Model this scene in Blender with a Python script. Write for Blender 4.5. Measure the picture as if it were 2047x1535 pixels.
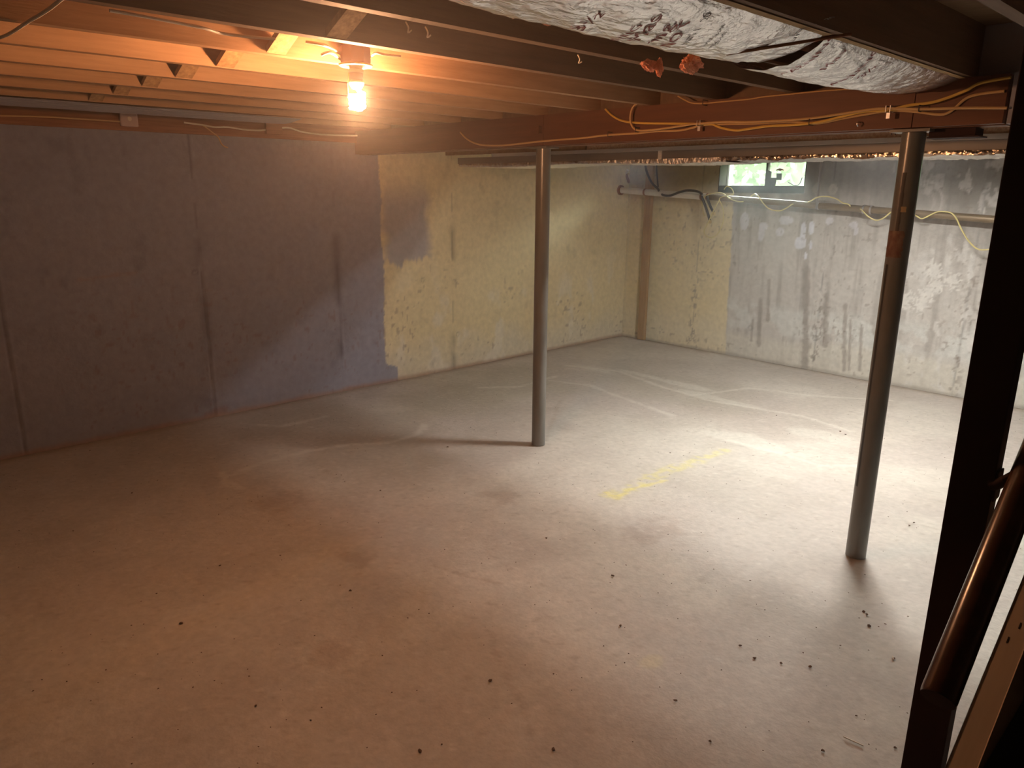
import bpy, bmesh, math, random
import numpy as np
from mathutils import Vector, Matrix
random.seed(7); RNG = np.random.default_rng(11)
for o in list(bpy.data.objects): bpy.data.objects.remove(o)
S = bpy.context.scene
C = S.collection
# ------------------------------------------------------------------ camera
PW, PH, PF, EYE = 2047, 1535, 1482.0, 1.65
CX, CY = PW/2, PH/2
down = np.array([977-CX, 6370-CY, PF]); down /= np.linalg.norm(down)
vy = np.array([2646-CX, 0, PF]); vy[1] = -(vy[0]*down[0]+vy[2]*down[2])/down[1]; vy /= np.linalg.norm(vy)
vx = np.cross(down, vy); vx = -vx if vx[0] < 0 else vx
R = np.array([vx, vy, -down])                       # photo camera (right, down, forward) -> world
CAM = np.array([0, 0, EYE])
cd = bpy.data.cameras.new('camera'); co = bpy.data.objects.new('camera', cd); C.objects.link(co)
M = Matrix.Identity(4)
for i in range(3):
    M[i][0] = R[i, 0]; M[i][1] = -R[i, 1]; M[i][2] = -R[i, 2]; M[i][3] = CAM[i]
co.matrix_world = M
cd.sensor_width = 36; cd.lens = PF/PW*36; cd.clip_start = 0.02; cd.clip_end = 200
S.camera = co
def on(px, py, ax, val):
    """point of the room plane (axis = value) that was read off the photograph"""
    d = R @ np.array([px-CX, py-CY, PF]); t = (val-CAM[ax])/d[ax]
    return Vector(CAM+t*d)
def atd(px, py, z):
    return Vector(CAM+R @ np.array([px-CX, py-CY, PF])/PF*z)
# ------------------------------------------------------------------ world, lights, exposure
w = bpy.data.worlds.new('sky'); S.world = w; w.use_nodes = True
bg = w.node_tree.nodes['Background']; bg.inputs[0].default_value = (0.80, 0.90, 1.0, 1); bg.inputs[1].default_value = 7.0
def area(name, loc, target, sx, sy, power, col):
    l = bpy.data.lights.new(name, 'AREA'); l.shape = 'RECTANGLE'; l.size = sx; l.size_y = sy; l.energy = power; l.color = col
    o = bpy.data.objects.new(name, l); C.objects.link(o); o.location = loc
    o.rotation_euler = (Vector(target)-Vector(loc)).to_track_quat('-Z', 'Y').to_euler(); return o
area('bright_sky_over_first_window', (-5.6, 8.9, 3.2), (-3.6, 6.8, 1.85), 2.8, 1.6, 4200, (0.93, 0.97, 1.0))
area('bright_sky_over_second_window', (-0.2, 8.7, 3.35), (-0.55, 6.8, 1.85), 3.2, 1.6, 2000, (0.90, 0.96, 1.0))
S.view_settings.view_transform = 'Standard'; S.view_settings.look = 'None'
S.view_settings.exposure = 0.0; S.view_settings.gamma = 1.0; S.view_settings.use_curve_mapping = False
BULB_POWER = 1200.0      # warm spiral bulb in view
HAZE = 0.030
TUBE_POWER = 820.0      # neutral shop light beyond the duct
# ------------------------------------------------------------------ helpers
def tag(o, label=None, cat=None, group=None, kind=None):
    if label: o['label'] = label
    if cat: o['category'] = cat
    if group: o['group'] = group
    if kind: o['kind'] = kind
    return o
def empty(name, loc=(0, 0, 0)):
    o = bpy.data.objects.new(name, None); C.objects.link(o); o.location = loc; o.empty_display_size = .05
    return o
class MB:
    def __init__(s): s.v = []; s.f = []
    def add(s, vs, fs):
        n = len(s.v); s.v += [tuple(v) for v in vs]; s.f += [tuple(i+n for i in f) for f in fs]; return s
    def box(s, x0, x1, y0, y1, z0, z1):
        return s.add([(x0,y0,z0),(x1,y0,z0),(x1,y1,z0),(x0,y1,z0),(x0,y0,z1),(x1,y0,z1),(x1,y1,z1),(x0,y1,z1)],
              [(0,3,2,1),(4,5,6,7),(0,1,5,4),(1,2,6,5),(2,3,7,6),(3,0,4,7)])
    def bar(s, a, b, w, h, up=(0,0,1)):
        a = Vector(a); b = Vector(b); d = (b-a).normalized(); u = Vector(up); sx = d.cross(u)
        if sx.length < 1e-4: sx = d.cross(Vector((1,0,0)))
        sx.normalize(); uu = sx.cross(d).normalized()
        vs = []
        for p in (a, b):
            for i, j in ((-1,-1),(1,-1),(1,1),(-1,1)): vs.append(p+sx*(w/2*i)+uu*(h/2*j))
        return s.add(vs, [(0,1,2,3),(7,6,5,4),(0,4,5,1),(1,5,6,2),(2,6,7,3),(3,7,4,0)])
    def tube(s, pts, r, n=10, cap=True, rs=None):
        pts = [Vector(p) for p in pts]; m = len(pts); vs = []
        prev = None
        for i, p in enumerate(pts):
            d = (pts[min(i+1, m-1)]-pts[max(i-1, 0)])
            d = d.normalized() if d.length > 1e-9 else Vector((0,0,1))
            if prev is None:
                a = d.cross(Vector((0,0,1)));
                if a.length < 1e-3: a = d.cross(Vector((1,0,0)))
            else: a = prev-d*prev.dot(d)
            a.normalize(); prev = a; b = d.cross(a)
            rr = rs[i] if rs else r
            for k in range(n):
                t = 2*math.pi*k/n; vs.append(p+a*(rr*math.cos(t))+b*(rr*math.sin(t)))
        fs = [(i*n+k, i*n+(k+1) % n, (i+1)*n+(k+1) % n, (i+1)*n+k) for i in range(m-1) for k in range(n)]
        if cap: fs += [tuple(range(n-1, -1, -1)), tuple((m-1)*n+k for k in range(n))]
        return s.add(vs, fs)
    def lathe(s, prof, c, n=24):
        c = Vector(c); vs = []; m = len(prof)
        for r, z in prof:
            for k in range(n):
                t = 2*math.pi*k/n; vs.append(c+Vector((r*math.cos(t), r*math.sin(t), z)))
        fs = [(i*n+k, i*n+(k+1) % n, (i+1)*n+(k+1) % n, (i+1)*n+k) for i in range(m-1) for k in range(n)]
        fs += [tuple(range(n-1, -1, -1)), tuple((m-1)*n+k for k in range(n))]
        return s.add(vs, fs)
    def prism(s, poly, off):
        n = len(poly); poly = [Vector(p) for p in poly]; off = Vector(off)
        return s.add(poly+[p+off for p in poly], [tuple(range(n)), tuple(range(2*n-1, n-1, -1))]+[(i, (i+1) % n+0, (i+1) % n+n, i+n) for i in range(n)])
    def build(s, name, m=None, parent=None, smooth=False, bevel=0, loc=None):
        me = bpy.data.meshes.new(name); me.from_pydata(s.v, [], s.f)
        bm = bmesh.new(); bm.from_mesh(me)
        if bevel:
            bmesh.ops.bevel(bm, geom=[e for e in bm.edges], offset=bevel, segments=2, affect='EDGES', profile=.6)
        bmesh.ops.recalc_face_normals(bm, faces=bm.faces); bm.to_mesh(me); bm.free()
        if smooth:
            me.polygons.foreach_set('use_smooth', [True]*len(me.polygons))
            if hasattr(me, 'set_sharp_from_angle'): me.set_sharp_from_angle(angle=math.radians(38))
        o = bpy.data.objects.new(name, me); C.objects.link(o)
        if m: me.materials.append(m)
        if parent: o.parent = parent
        if loc is not None:
            me.transform(Matrix.Translation(-Vector(loc))); o.location = loc
        elif parent is not None:
            me.transform(Matrix.Translation(-parent.location))
        return o
def spline(pts, sub=6):
    P = [Vector(p) for p in pts]; out = []
    for i in range(len(P)-1):
        p0, p1, p2, p3 = P[max(i-1, 0)], P[i], P[i+1], P[min(i+2, len(P)-1)]
        for k in range(sub):
            t = k/sub
            out.append(.5*((2*p1)+(p2-p0)*t+(2*p0-5*p1+4*p2-p3)*t*t+(3*p1-p0-3*p2+p3)*t**3))
    out.append(P[-1]); return out
# numpy value noise
_T = RNG.random((256, 256))
def vnoise(x, y):
    xi = np.floor(x).astype(int); yi = np.floor(y).astype(int); fx = x-xi; fy = y-yi
    fx = fx*fx*(3-2*fx); fy = fy*fy*(3-2*fy)
    a = _T[xi & 255, yi & 255]; b = _T[(xi+1) & 255, yi & 255]; c = _T[xi & 255, (yi+1) & 255]; d = _T[(xi+1) & 255, (yi+1) & 255]
    return (a*(1-fx)+b*fx)*(1-fy)+(c*(1-fx)+d*fx)*fy
def fbm(x, y, o=4):
    s = 0; a = .5; t = 0
    for i in range(o): s = s+a*vnoise(x*2**i+17.3*i, y*2**i+5.1*i); t += a; a *= .5
    return s/t
def sst(a, b, x):
    t = np.clip((x-a)/(b-a), 0, 1); return t*t*(3-2*t)
# ------------------------------------------------------------------ materials
def mat(name, base, rough=.6, metal=0., spec=.5, noise=None, bump=0., bscale=60, stretch=(1,1,1), col2=None, nscale=8, bdist=.004, attr=None, detail=6):
    m = bpy.data.materials.new(name); m.use_nodes = True; nt = m.node_tree; N = nt.nodes; L = nt.links
    b = N['Principled BSDF']; b.inputs['Roughness'].default_value = rough; b.inputs['Metallic'].default_value = metal
    b.inputs['Specular IOR Level'].default_value = spec; b.inputs['Base Color'].default_value = (*base, 1)
    tc = N.new('ShaderNodeTexCoord'); mp = N.new('ShaderNodeMapping'); L.new(tc.outputs['Object'], mp.inputs[0]); mp.inputs['Scale'].default_value = stretch
    src = None
    if attr:
        a = N.new('ShaderNodeVertexColor'); a.layer_name = attr; src = a.outputs['Color']
    if col2 is not None or attr:
        n = N.new('ShaderNodeTexNoise'); n.inputs['Scale'].default_value = nscale; n.inputs['Detail'].default_value = detail; n.inputs['Roughness'].default_value = .6
        L.new(mp.outputs[0], n.inputs['Vector'])
        r = N.new('ShaderNodeValToRGB'); r.color_ramp.elements[0].position = .32; r.color_ramp.elements[1].position = .68
        if attr:
            r.color_ramp.elements[0].color = (*[.90]*3, 1); r.color_ramp.elements[1].color = (*[1.09]*3, 1)
            mx = N.new('ShaderNodeMixRGB'); mx.blend_type = 'MULTIPLY'; mx.inputs[0].default_value = 1
            L.new(src, mx.inputs[1]); L.new(r.outputs[0], mx.inputs[2]); L.new(n.outputs[0], r.inputs[0]); L.new(mx.outputs[0], b.inputs['Base Color'])
        else:
            r.color_ramp.elements[0].color = (*base, 1); r.color_ramp.elements[1].color = (*col2, 1)
            L.new(n.outputs[0], r.inputs[0]); L.new(r.outputs[0], b.inputs['Base Color'])
    if bump:
        n2 = N.new('ShaderNodeTexNoise'); n2.inputs['Scale'].default_value = bscale; n2.inputs['Detail'].default_value = 5; L.new(mp.outputs[0], n2.inputs['Vector'])
        bp = N.new('ShaderNodeBump'); bp.inputs['Strength'].default_value = bump; bp.inputs['Distance'].default_value = bdist
        L.new(n2.outputs[0], bp.inputs['Height']); L.new(bp.outputs[0], b.inputs['Normal'])
    return m
M_wall = mat('painted_concrete', (.5,.5,.5), .85, spec=.25, attr='paint', nscale=22, bump=.5, bscale=45)
M_floor = mat('concrete_slab', (.5,.5,.5), .62, spec=.35, attr='paint', nscale=30, bump=.35, bscale=70)
M_conc = mat('plain_concrete', (.33,.32,.30), .85, spec=.25, col2=(.42,.41,.39), nscale=5, bump=.4)
M_joist = mat('joist_wood', (.32,.18,.09), .7, spec=.3, col2=(.45,.27,.145), nscale=5, stretch=(6,.45,6), bump=.25, bscale=30)
M_joist_shade = mat('joist_wood_shaded', (.13,.075,.042), .7, spec=.3, col2=(.19,.115,.065), nscale=5, stretch=(6,.45,6), bump=.25, bscale=30)  # shaded copy of the joist wood, weak bounce light put into its colour
M_ply = mat('subfloor_plywood', (.15,.09,.05), .8, spec=.2, col2=(.22,.14,.08), nscale=4, stretch=(.6,5,1))
M_gird = mat('girder_wood', (.105,.038,.017), .55, spec=.35, col2=(.155,.060,.028), nscale=4, stretch=(.4,6,7), bump=.2, bscale=25)
M_brace = mat('bridging_wood', (.52,.33,.16), .75, spec=.2, col2=(.30,.17,.08), nscale=26, stretch=(2,2,1), bump=.3)
M_stud = mat('old_stud_wood', (.34,.20,.085), .75, spec=.25, col2=(.44,.28,.13), nscale=6, stretch=(6,6,.5), bump=.2)
M_sill = mat('sill_wood', (.22,.09,.045), .75, spec=.2, col2=(.36,.17,.09), nscale=6, stretch=(6,.5,12), bump=.3)
M_steel = mat('grey_painted_steel', (.125,.12,.108), .28, spec=.6, col2=(.165,.158,.142), nscale=9, stretch=(2,2,.7), bump=.06, bscale=30)
M_dark = mat('dark_brown_paint', (.030,.014,.014), .75, spec=.15, col2=(.040,.019,.018), nscale=6)
M_rail = mat('varnished_dark_rail', (.060,.026,.014), .22, spec=.6, col2=(.085,.038,.02), nscale=9, stretch=(3,3,3))
M_string = mat('stringer_board', (.60,.49,.38), .6, spec=.3, col2=(.70,.58,.46), nscale=5, stretch=(8,1,1))
M_tread = mat('dark_navy_tread', (.014,.018,.028), .8, spec=.2, col2=(.022,.028,.042), nscale=12)
M_foil = mat('foil_facing', (.80,.80,.80), .27, metal=.85, col2=(.95,.95,.95), nscale=9, bump=1.0, bscale=16, stretch=(2.2,.8,1), bdist=.02)
M_foil3 = mat('dusty_foil_facing', (.50,.40,.32), .5, metal=.1, col2=(.62,.52,.44), nscale=9, bump=.6, bscale=16)
M_foil2 = mat('crumpled_foil_tape', (.80,.72,.62), .16, metal=1.0, bump=.8, bscale=55)
M_kraft = mat('kraft_paper', (.36,.25,.13), .8, spec=.2, col2=(.45,.33,.18), nscale=12, bump=.3)
M_pink = mat('pink_fibreglass', (.80,.33,.22), .95, spec=.1, col2=(.90,.48,.33), nscale=60, bump=1.0, bscale=200)
M_ink = mat('red_print', (.28,.045,.05), .5, spec=.3)
M_black = mat('black_print', (.03,.025,.025), .6, spec=.3)
M_duct = mat('duct_dark_metal', (.25,.245,.24), .45, metal=.3, col2=(.21,.205,.20), nscale=4)
M_flange = mat('duct_light_flange', (.88,.88,.86), .45, metal=.3)
M_header = mat('chip_board', (.66,.40,.26), .8, spec=.2, col2=(.92,.74,.56), nscale=90, bump=.5, bscale=120)
M_white = mat('white_pvc', (.68,.66,.58), .4, spec=.5, col2=(.60,.57,.48), nscale=10)
M_bronze = mat('brown_iron_pipe', (.16,.115,.065), .42, metal=.25, col2=(.21,.15,.085), nscale=8, bump=.1)
M_band = mat('silver_band', (.55,.55,.56), .35, metal=.9)
M_yel = mat('yellow_cable', (.66,.42,.085), .42, spec=.5)
M_tan = mat('tan_cable', (.56,.36,.16), .5, spec=.4)
M_paleyel = mat('pale_yellow_cable', (.62,.54,.22), .5, spec=.4)
M_cream = mat('cream_cable', (.66,.58,.46), .5, spec=.4)
M_hose = mat('black_rubber', (.035,.03,.027), .5, spec=.4)
M_frame = mat('rusty_dark_frame', (.022,.020,.017), .8, spec=.15, col2=(.04,.033,.026), nscale=20)
M_porc = mat('white_porcelain', (.75,.72,.64), .3, spec=.5)
M_box = mat('dull_pink_plastic', (.50,.36,.32), .5, spec=.4)
M_rust = mat('rust', (.20,.09,.05), .9, spec=.1, col2=(.30,.14,.08), nscale=30, bump=.4)
M_label = mat('torn_label', (.24,.17,.12), .75, spec=.2, col2=(.11,.03,.022), nscale=38, stretch=(1,1,.6))
M_brass = mat('brass', (.55,.42,.2), .35, metal=.9)
M_crumb = mat('dirt_crumb', (.09,.05,.03), .9, spec=.1, col2=(.16,.10,.06), nscale=40)
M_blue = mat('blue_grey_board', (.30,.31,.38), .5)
M_hedge = mat('hedge_leaf', (.50,.60,.40), .8, spec=.2, col2=(.66,.72,.54), nscale=3)
M_lawn = mat('lawn', (.22,.30,.12), .9, spec=.1, col2=(.30,.38,.18), nscale=3)
M_ring = mat('amber_trim', (.80,.66,.30), .35, spec=.5)
g = bpy.data.materials.new('dusty_glass'); g.use_nodes = True; nt = g.node_tree
for n_ in list(nt.nodes): nt.nodes.remove(n_)
no = nt.nodes.new('ShaderNodeOutputMaterial'); tr = nt.nodes.new('ShaderNodeBsdfTransparent'); gl = nt.nodes.new('ShaderNodeBsdfGlossy'); mx = nt.nodes.new('ShaderNodeMixShader')
tr.inputs[0].default_value = (.92,.96,.90,1); gl.inputs['Roughness'].default_value = .08; mx.inputs[0].default_value = .06
nt.links.new(tr.outputs[0], mx.inputs[1]); nt.links.new(gl.outputs[0], mx.inputs[2]); nt.links.new(mx.outputs[0], no.inputs[0])
M_glass = g
e = bpy.data.materials.new('glowing_tube'); e.use_nodes = True; b = e.node_tree.nodes['Principled BSDF']
b.inputs['Base Color'].default_value = (.9,.85,.75,1); b.inputs['Emission Color'].default_value = (1.0,.475,.225,1); b.inputs['Emission Strength'].default_value = BULB_POWER
M_glow = e
M_glow2 = M_glow.copy(); M_glow2.name = 'glowing_tube_white'; b = M_glow2.node_tree.nodes['Principled BSDF']
b.inputs['Emission Color'].default_value = (1.0,.965,.90,1); b.inputs['Emission Strength'].default_value = TUBE_POWER
# ------------------------------------------------------------------ room shell
XL, YB = -5.285, 6.76            # left wall, back wall
XR, YF = 3.2, -2.6               # unseen right and front walls
ZW = 1.98                        # concrete wall height
ZJ, ZS = 2.065, 2.25             # joist underside, subfloor underside
def grid_surface(name, us, vs, to3, colour, disp, mat_, skip=None):
    U, V = np.meshgrid(us, vs, indexing='ij')
    d = disp(U, V); P = to3(U, V, d).reshape(-1, 3); col = colour(U, V).reshape(-1, 3)
    nu, nv = len(us), len(vs); idx = np.arange(nu*nv).reshape(nu, nv)
    q = np.stack([idx[:-1, :-1], idx[1:, :-1], idx[1:, 1:], idx[:-1, 1:]], -1)
    if skip is not None:
        um = (us[:-1]+us[1:])/2; vm = (vs[:-1]+vs[1:])/2; UM, VM = np.meshgrid(um, vm, indexing='ij')
        q = q[~skip(UM, VM)]
    q = q.reshape(-1, 4)
    me = bpy.data.meshes.new(name); me.vertices.add(len(P)); me.vertices.foreach_set('co', P.ravel())
    me.loops.add(len(q)*4); me.loops.foreach_set('vertex_index', q.ravel().astype(np.int32))
    me.polygons.add(len(q)); me.polygons.foreach_set('loop_start', np.arange(len(q), dtype=np.int32)*4)
    me.polygons.foreach_set('use_smooth', np.ones(len(q), dtype=bool))
    me.update(calc_edges=True)
    a = me.attributes.new('paint', 'FLOAT_COLOR', 'POINT')
    a.data.foreach_set('color', np.concatenate([np.clip(col, 0, 1), np.ones((len(col), 1))], 1).ravel())
    me.materials.append(mat_); o = bpy.data.objects.new(name, me); C.objects.link(o); o['kind'] = 'structure'
    return o
def lerp(a, b, t): return a*(1-t[..., None])+np.array(b)*t[..., None]
def blob(U, V, cu, cv, ru, rv, rag=.35, s=14, seed=0, soft=.12):
    n = fbm(U*s+seed*3.7, V*s+seed*1.9, 4)-.5
    d = np.sqrt(((U-cu)/ru)**2+((V-cv)/rv)**2)+n*rag*2
    return 1-sst(1-soft, 1+soft, d)
def stroke(U, V, pts, w, rag=.5, s=30, soft=.6):
    D = np.full(U.shape, 1e9)
    for (a, b) in zip(pts[:-1], pts[1:]):
        a = np.array(a); b = np.array(b); ab = b-a; L2 = (ab**2).sum()+1e-12
        t = np.clip(((U-a[0])*ab[0]+(V-a[1])*ab[1])/L2, 0, 1)
        D = np.minimum(D, np.hypot(U-a[0]-t*ab[0], V-a[1]-t*ab[1]))
    n = fbm(U*s+3, V*s+9, 3)-.5
    D = D+n*w*rag*2
    return 1-sst(w*(1-soft), w*(1+soft), D)
def LW(px, py): p = on(px, py, 0, XL); return (p.y, p.z)
def BW(px, py): p = on(px, py, 1, YB); return (p.x, p.z)
def FL(px, py): p = on(px, py, 2, 0); return (p.x, p.y)
# --- left wall (u = y, v = z)
seamsL = [.80, 2.0, 3.07, 4.25, 5.42]
def dispL(U, V):
    d = .003*(fbm(U*3, V*3, 3)-.5)+.0015*(fbm(U*25, V*25, 2)-.5)
    for s in seamsL:
        x = U-s-(V-1)*.0+.006*(fbm(V*6, V*0+s, 3)-.5)
        d = d-.007*np.exp(-(x/.005)**2)*sst(1.5, 1.0, V)+.004*np.exp(-((x-.016)/.008)**2)
    return d
def colL(U, V):
    blue = np.array((.265,.27,.33)); yel = np.array((.67,.57,.35))
    bp = [LW(*p) for p in ((757,328),(762,400),(760,470),(766,520),(768,560),(767,640),(769,700),(772,728),(794,733),(796,765))]
    zz = np.array([p[1] for p in bp])[::-1]; yy = np.array([p[0] for p in bp])[::-1]
    B = np.interp(V, zz, yy)+.03*(fbm(U*7, V*26, 4)-.5)
    t = sst(-.006, .006, U-B)
    pc = LW(820, 470); t2 = sst(.12,.0, np.abs(U-pc[0]+.03)-.17+.10*(fbm(U*6,V*9,4)-.5))*sst(pc[1]-.24,pc[1]-.20, V+.16*(fbm(U*22,V*3,4)-.5))*sst(pc[1]+.55,pc[1]+.2,V)
    t3 = t*(1-.8*t2)
    c = lerp(np.broadcast_to(blue, U.shape+(3,)), yel, t3)
    # paint wear, lighter efflorescence at the foot of the yellow part
    low = sst(.42, .05, V+.28*(fbm(U*4, V*3+8, 4)-.5))
    c = lerp(c, (.60,.56,.45), low*t*.75)
    c = lerp(c, (.30,.29,.33), sst(.55,.75, fbm(U*1.5+4, V*2, 4))*(1-t)*.25)
    c = lerp(c, (.70,.66,.56), sst(.60,.72, fbm(U*6, V*3, 5))*t*sst(1.2,.3,V)*.6)
    c = c*(1-.25*sst(.6,.78, fbm(U*10, V*8+3, 5))*sst(.2,1.,fbm(U*2,V*2+5,2)))[..., None]
    for s in seamsL:
        x = U-s
        c = c*(1-.38*np.exp(-(x/.035)**2)*sst(.40,.6, fbm(U*5, V*4+s*7, 3))*sst(1.45,1.2,V))[..., None]
        c = c*(1-.30*np.exp(-(x/.007)**2)*sst(.45,.55, fbm(U*2, V*9+s, 3)))[..., None]
    c = lerp(c, (.22,.12,.09), stroke(U, V, [(1.95,.02),(2.08,.05)], .03, .8)*.6)
    c = lerp(c, (.33,.20,.13), sst(.035,.0, V-.02*fbm(U*9,V*0,3))*.7)
    c = lerp(c, (.30,.22,.18), stroke(U, V, [LW(160,560), LW(270,545)], .012, 1.2, 18)*.5)
    c = lerp(c, (.20,.13,.10), (sst(.80,.86, vnoise(U*38, V*30)))*sst(.5,.62, fbm(U*2.2+5, V*2.2, 3))*sst(1.3,.6,V)*.5)
    # round tie-hole marks
    for (px, py) in ((915,668),(390,545),(845,1165*0+560),(1075,505)):
        u, v = LW(px, py); r = np.hypot(U-u, V-v); c = c*(1-.35*np.exp(-((r-.018)/.006)**2))[..., None]
    return c
us = np.concatenate([np.linspace(YF, .5, 30)[:-1], np.arange(.5, YB, .0125), [YB]]); vs = np.linspace(0, ZW, 150)
wall_left = grid_surface('wall_left', us, vs, lambda U, V, d: np.stack([XL+d, U, V], -1), colL, dispL, M_wall)
# --- back wall (u = x, v = z)
wo = on(1438, 345, 1, YB); XW0 = wo.x; XW1 = on(1612, 340, 1, YB).x; ZW0 = on(1530, 386, 1, YB).z; ZW1 = ZW-.015
W2 = (-.95, -.15)
seamsB = [-4.35, BW(1640,600)[0], BW(1935,600)[0], -.9, .3]
def dispB(U, V):
    d = .003*(fbm(U*3+9, V*3, 3)-.5)+.0015*(fbm(U*25, V*25, 2)-.5)
    for s in seamsB:
        x = U-s+.008*(fbm(V*6, V*0+s, 3)-.5); d = d-.006*np.exp(-(x/.005)**2)+.004*np.exp(-((x+.014)/.008)**2)
    cu, cv = BW(1838, 405); r = np.hypot(U-cu, V-cv)
    return d+.005*np.exp(-((r-.17)/.008)**2)
def colB(U, V):
    yel = np.array((.66,.57,.36)); con = np.array((.50,.48,.445))
    bx = np.interp(V, [0, 1.6], [BW(1450,702)[0], BW(1466,400)[0]])+.025*(fbm(U*4, V*16, 4)-.5)
    t = sst(-.006, .006, U-bx)
    c = lerp(np.broadcast_to(yel, U.shape+(3,)), con, t)
    streak = fbm(U*22, V*1.6, 4)
    c = lerp(c, (.27,.25,.225), t*sst(.48,.72, streak)*.55)
    c = lerp(c, (.20,.185,.16), t*sst(1.15,1.75, V+.35*(fbm(U*9,V*1.2,3)-.5))*.8)       # shade painted along the top, with streaky staining
    c = lerp(c, (.30,.26,.19), (1-t)*sst(1.3,1.8, V+.2*(fbm(U*4,V*2,3)-.5))*.65)  # shade painted over the top of the yellow part too
    # chalky mineral bloom in lower bands
    b1 = sst(.25,.35,V+.10*(fbm(U*2,V*0+3,2)-.5))*sst(.62,.5,V+.12*(fbm(U*1.5,V*0,2)-.5))
    c = lerp(c, (.58,.59,.56), t*b1*sst(.42,.55, fbm(U*9+2, V*9, 5))*.75)
    c = lerp(c, (.62,.60,.52), t*sst(.30,.2,V+.15*(fbm(U*1.5+9,V*0,2)-.5))*.65)
    c = lerp(c, (.62,.61,.58), t*sst(.60,.68, fbm(U*16, V*7, 5))*sst(-3.0,-1.8,U)*.7)
    c = lerp(c, (.66,.62,.50), (1-t)*sst(.5,.1,V+.2*(fbm(U*5,V*4,3)-.5))*.5)
    # dark drips
    for (px, y0, y1, w) in ((1520,600,690,.022),(1538,560,640,.018),(1612,540,740,.03),(1652,590,690,.025),(1690,610,740,.018),(1700,640,740,.012),(1505,640,680,.012),(1722,650,740,.014)):
        a = BW(px, y0); b_ = BW(px-3, y1)
        c = lerp(c, (.27,.24,.21), stroke(U, V, [a, b_], w, .7, 22, .5)*.7)
    # white filler patches
    P = [(1488,443,9,17),(1522,465,7,18),(1526,452,10,8),(1571,440,15,9),(1559,464,9,9),(1658,441,8,8),(1706,450,9,7),(1711,462,5,9),(1632,378,8,12),(1665,378,9,11),(1600,485,11,14),(1606,462,6,18),(1622,455,6,14),(1620,490,3,9),(1610,512,3,8)]
    for i, (px, py, rx, ry) in enumerate(P):
        u, v = BW(px, py); u2, _ = BW(px+rx, py); _, v2 = BW(px, py+ry)
        col = (.58,.575,.60) if i < 8 else ((.42,.405,.35) if i in (8, 9) else (.66,.68,.74))
        c = lerp(c, col, blob(U, V, u, v, abs(u2-u), abs(v2-v), .22, 34, i, .10)*.85)
    for (px, py) in ((1795,560),(1868,540),(1872,570),(1850,590),(1840,610),(1812,600),(1905,560)):
        u, v = BW(px, py); c = lerp(c, (.68,.67,.63), blob(U, V, u, v, .05, .06, 1.6, 60, px, .2)*.8)
    cu, cv = BW(1838, 405); r = np.hypot(U-cu, V-cv)
    c = lerp(c, (.52,.51,.48), np.exp(-((r-.17)/.010)**2)*.8*sst(0,.1,U-cu+.03))
    c = lerp(c, (.50,.49,.46), np.exp(-((r-.11)/.008)**2)*.5*sst(0,.1,U-cu+.03))
    for (px, py) in ((1935,383),(1970,383),(1500,655),(1630,675)):
        u, v = BW(px, py); rr = np.hypot(U-u, V-v); c = c*(1-.35*np.exp(-((rr-.022)/.007)**2))[..., None]
    for s in seamsB:
        x = U-s+.008*(fbm(V*6, V*0+s, 3)-.5)
        c = c*(1-.42*np.exp(-(x/.006)**2)*sst(.35,.6, fbm(U*2, V*7+s, 3)))[..., None]
        c = lerp(c, (.20,.17,.14), sst(.60,.66, fbm(U*40, V*30+s, 4))*np.exp(-(x/.05)**2)*sst(1.2,.7,V)*.7)
    c = lerp(c, (.16,.12,.09), sst(.82,.88, vnoise(U*42, V*34))*sst(.5,.62, fbm(U*2.2+1, V*2.2, 3))*.45)
    c = lerp(c, (.62,.56,.40), stroke(U, V, [(XL+.02,.1),(XL+.02,1.6)], .012, .4)*.6)
    c = lerp(c, (.30,.27,.23), sst(.03,.0, V-.02*fbm(U*9,V*0,3))*.6)
    return c
us = np.concatenate([np.arange(XL, XW0, .0125), [XW0], np.arange(XW0+.0125, XW1, .0125), [XW1], np.arange(XW1+.0125, W2[0], .0125), [W2[0]], np.linspace(W2[0]+.03, W2[1], 20), np.linspace(W2[1]+.05, XR, 30)])
vs = np.sort(np.concatenate([np.linspace(0, ZW, 150), [ZW0, ZW1]]))
inwin = lambda U, V: (((U > XW0) & (U < XW1)) | ((U > W2[0]) & (U < W2[1]))) & (V > ZW0) & (V < ZW1)
wall_back = grid_surface('wall_back', us, vs, lambda U, V, d: np.stack([U, YB-d, V], -1), colB, dispB, M_wall, skip=inwin)
TH = .26
mb = MB()      # the concrete behind the wall face, round the two window openings
for x0, x1 in ((XL-.3, XW0), (XW1, W2[0]), (W2[1], XR)): mb.box(x0, x1, YB+.012, YB+TH, 0, ZW-.001)
for x0, x1 in ((XW0, XW1), W2): mb.box(x0, x1, YB+.012, YB+TH, 0, ZW0)
mb.build('wall_core', M_conc, wall_back)
# --- unseen walls
tag(MB().box(XR, XR+.2, YF-.2, YB+TH, 0, ZS+.02).build('wall_right', M_conc), kind='structure')
tag(MB().box(XL-.2, XR, YF-.2, YF, 0, ZS+.02).build('wall_front', M_conc), kind='structure')
MB().box(XL-.3, XL-.02, YF-.2, YB+.01, 0, ZW-.001).build('wall_core', M_conc, wall_left)
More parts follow.
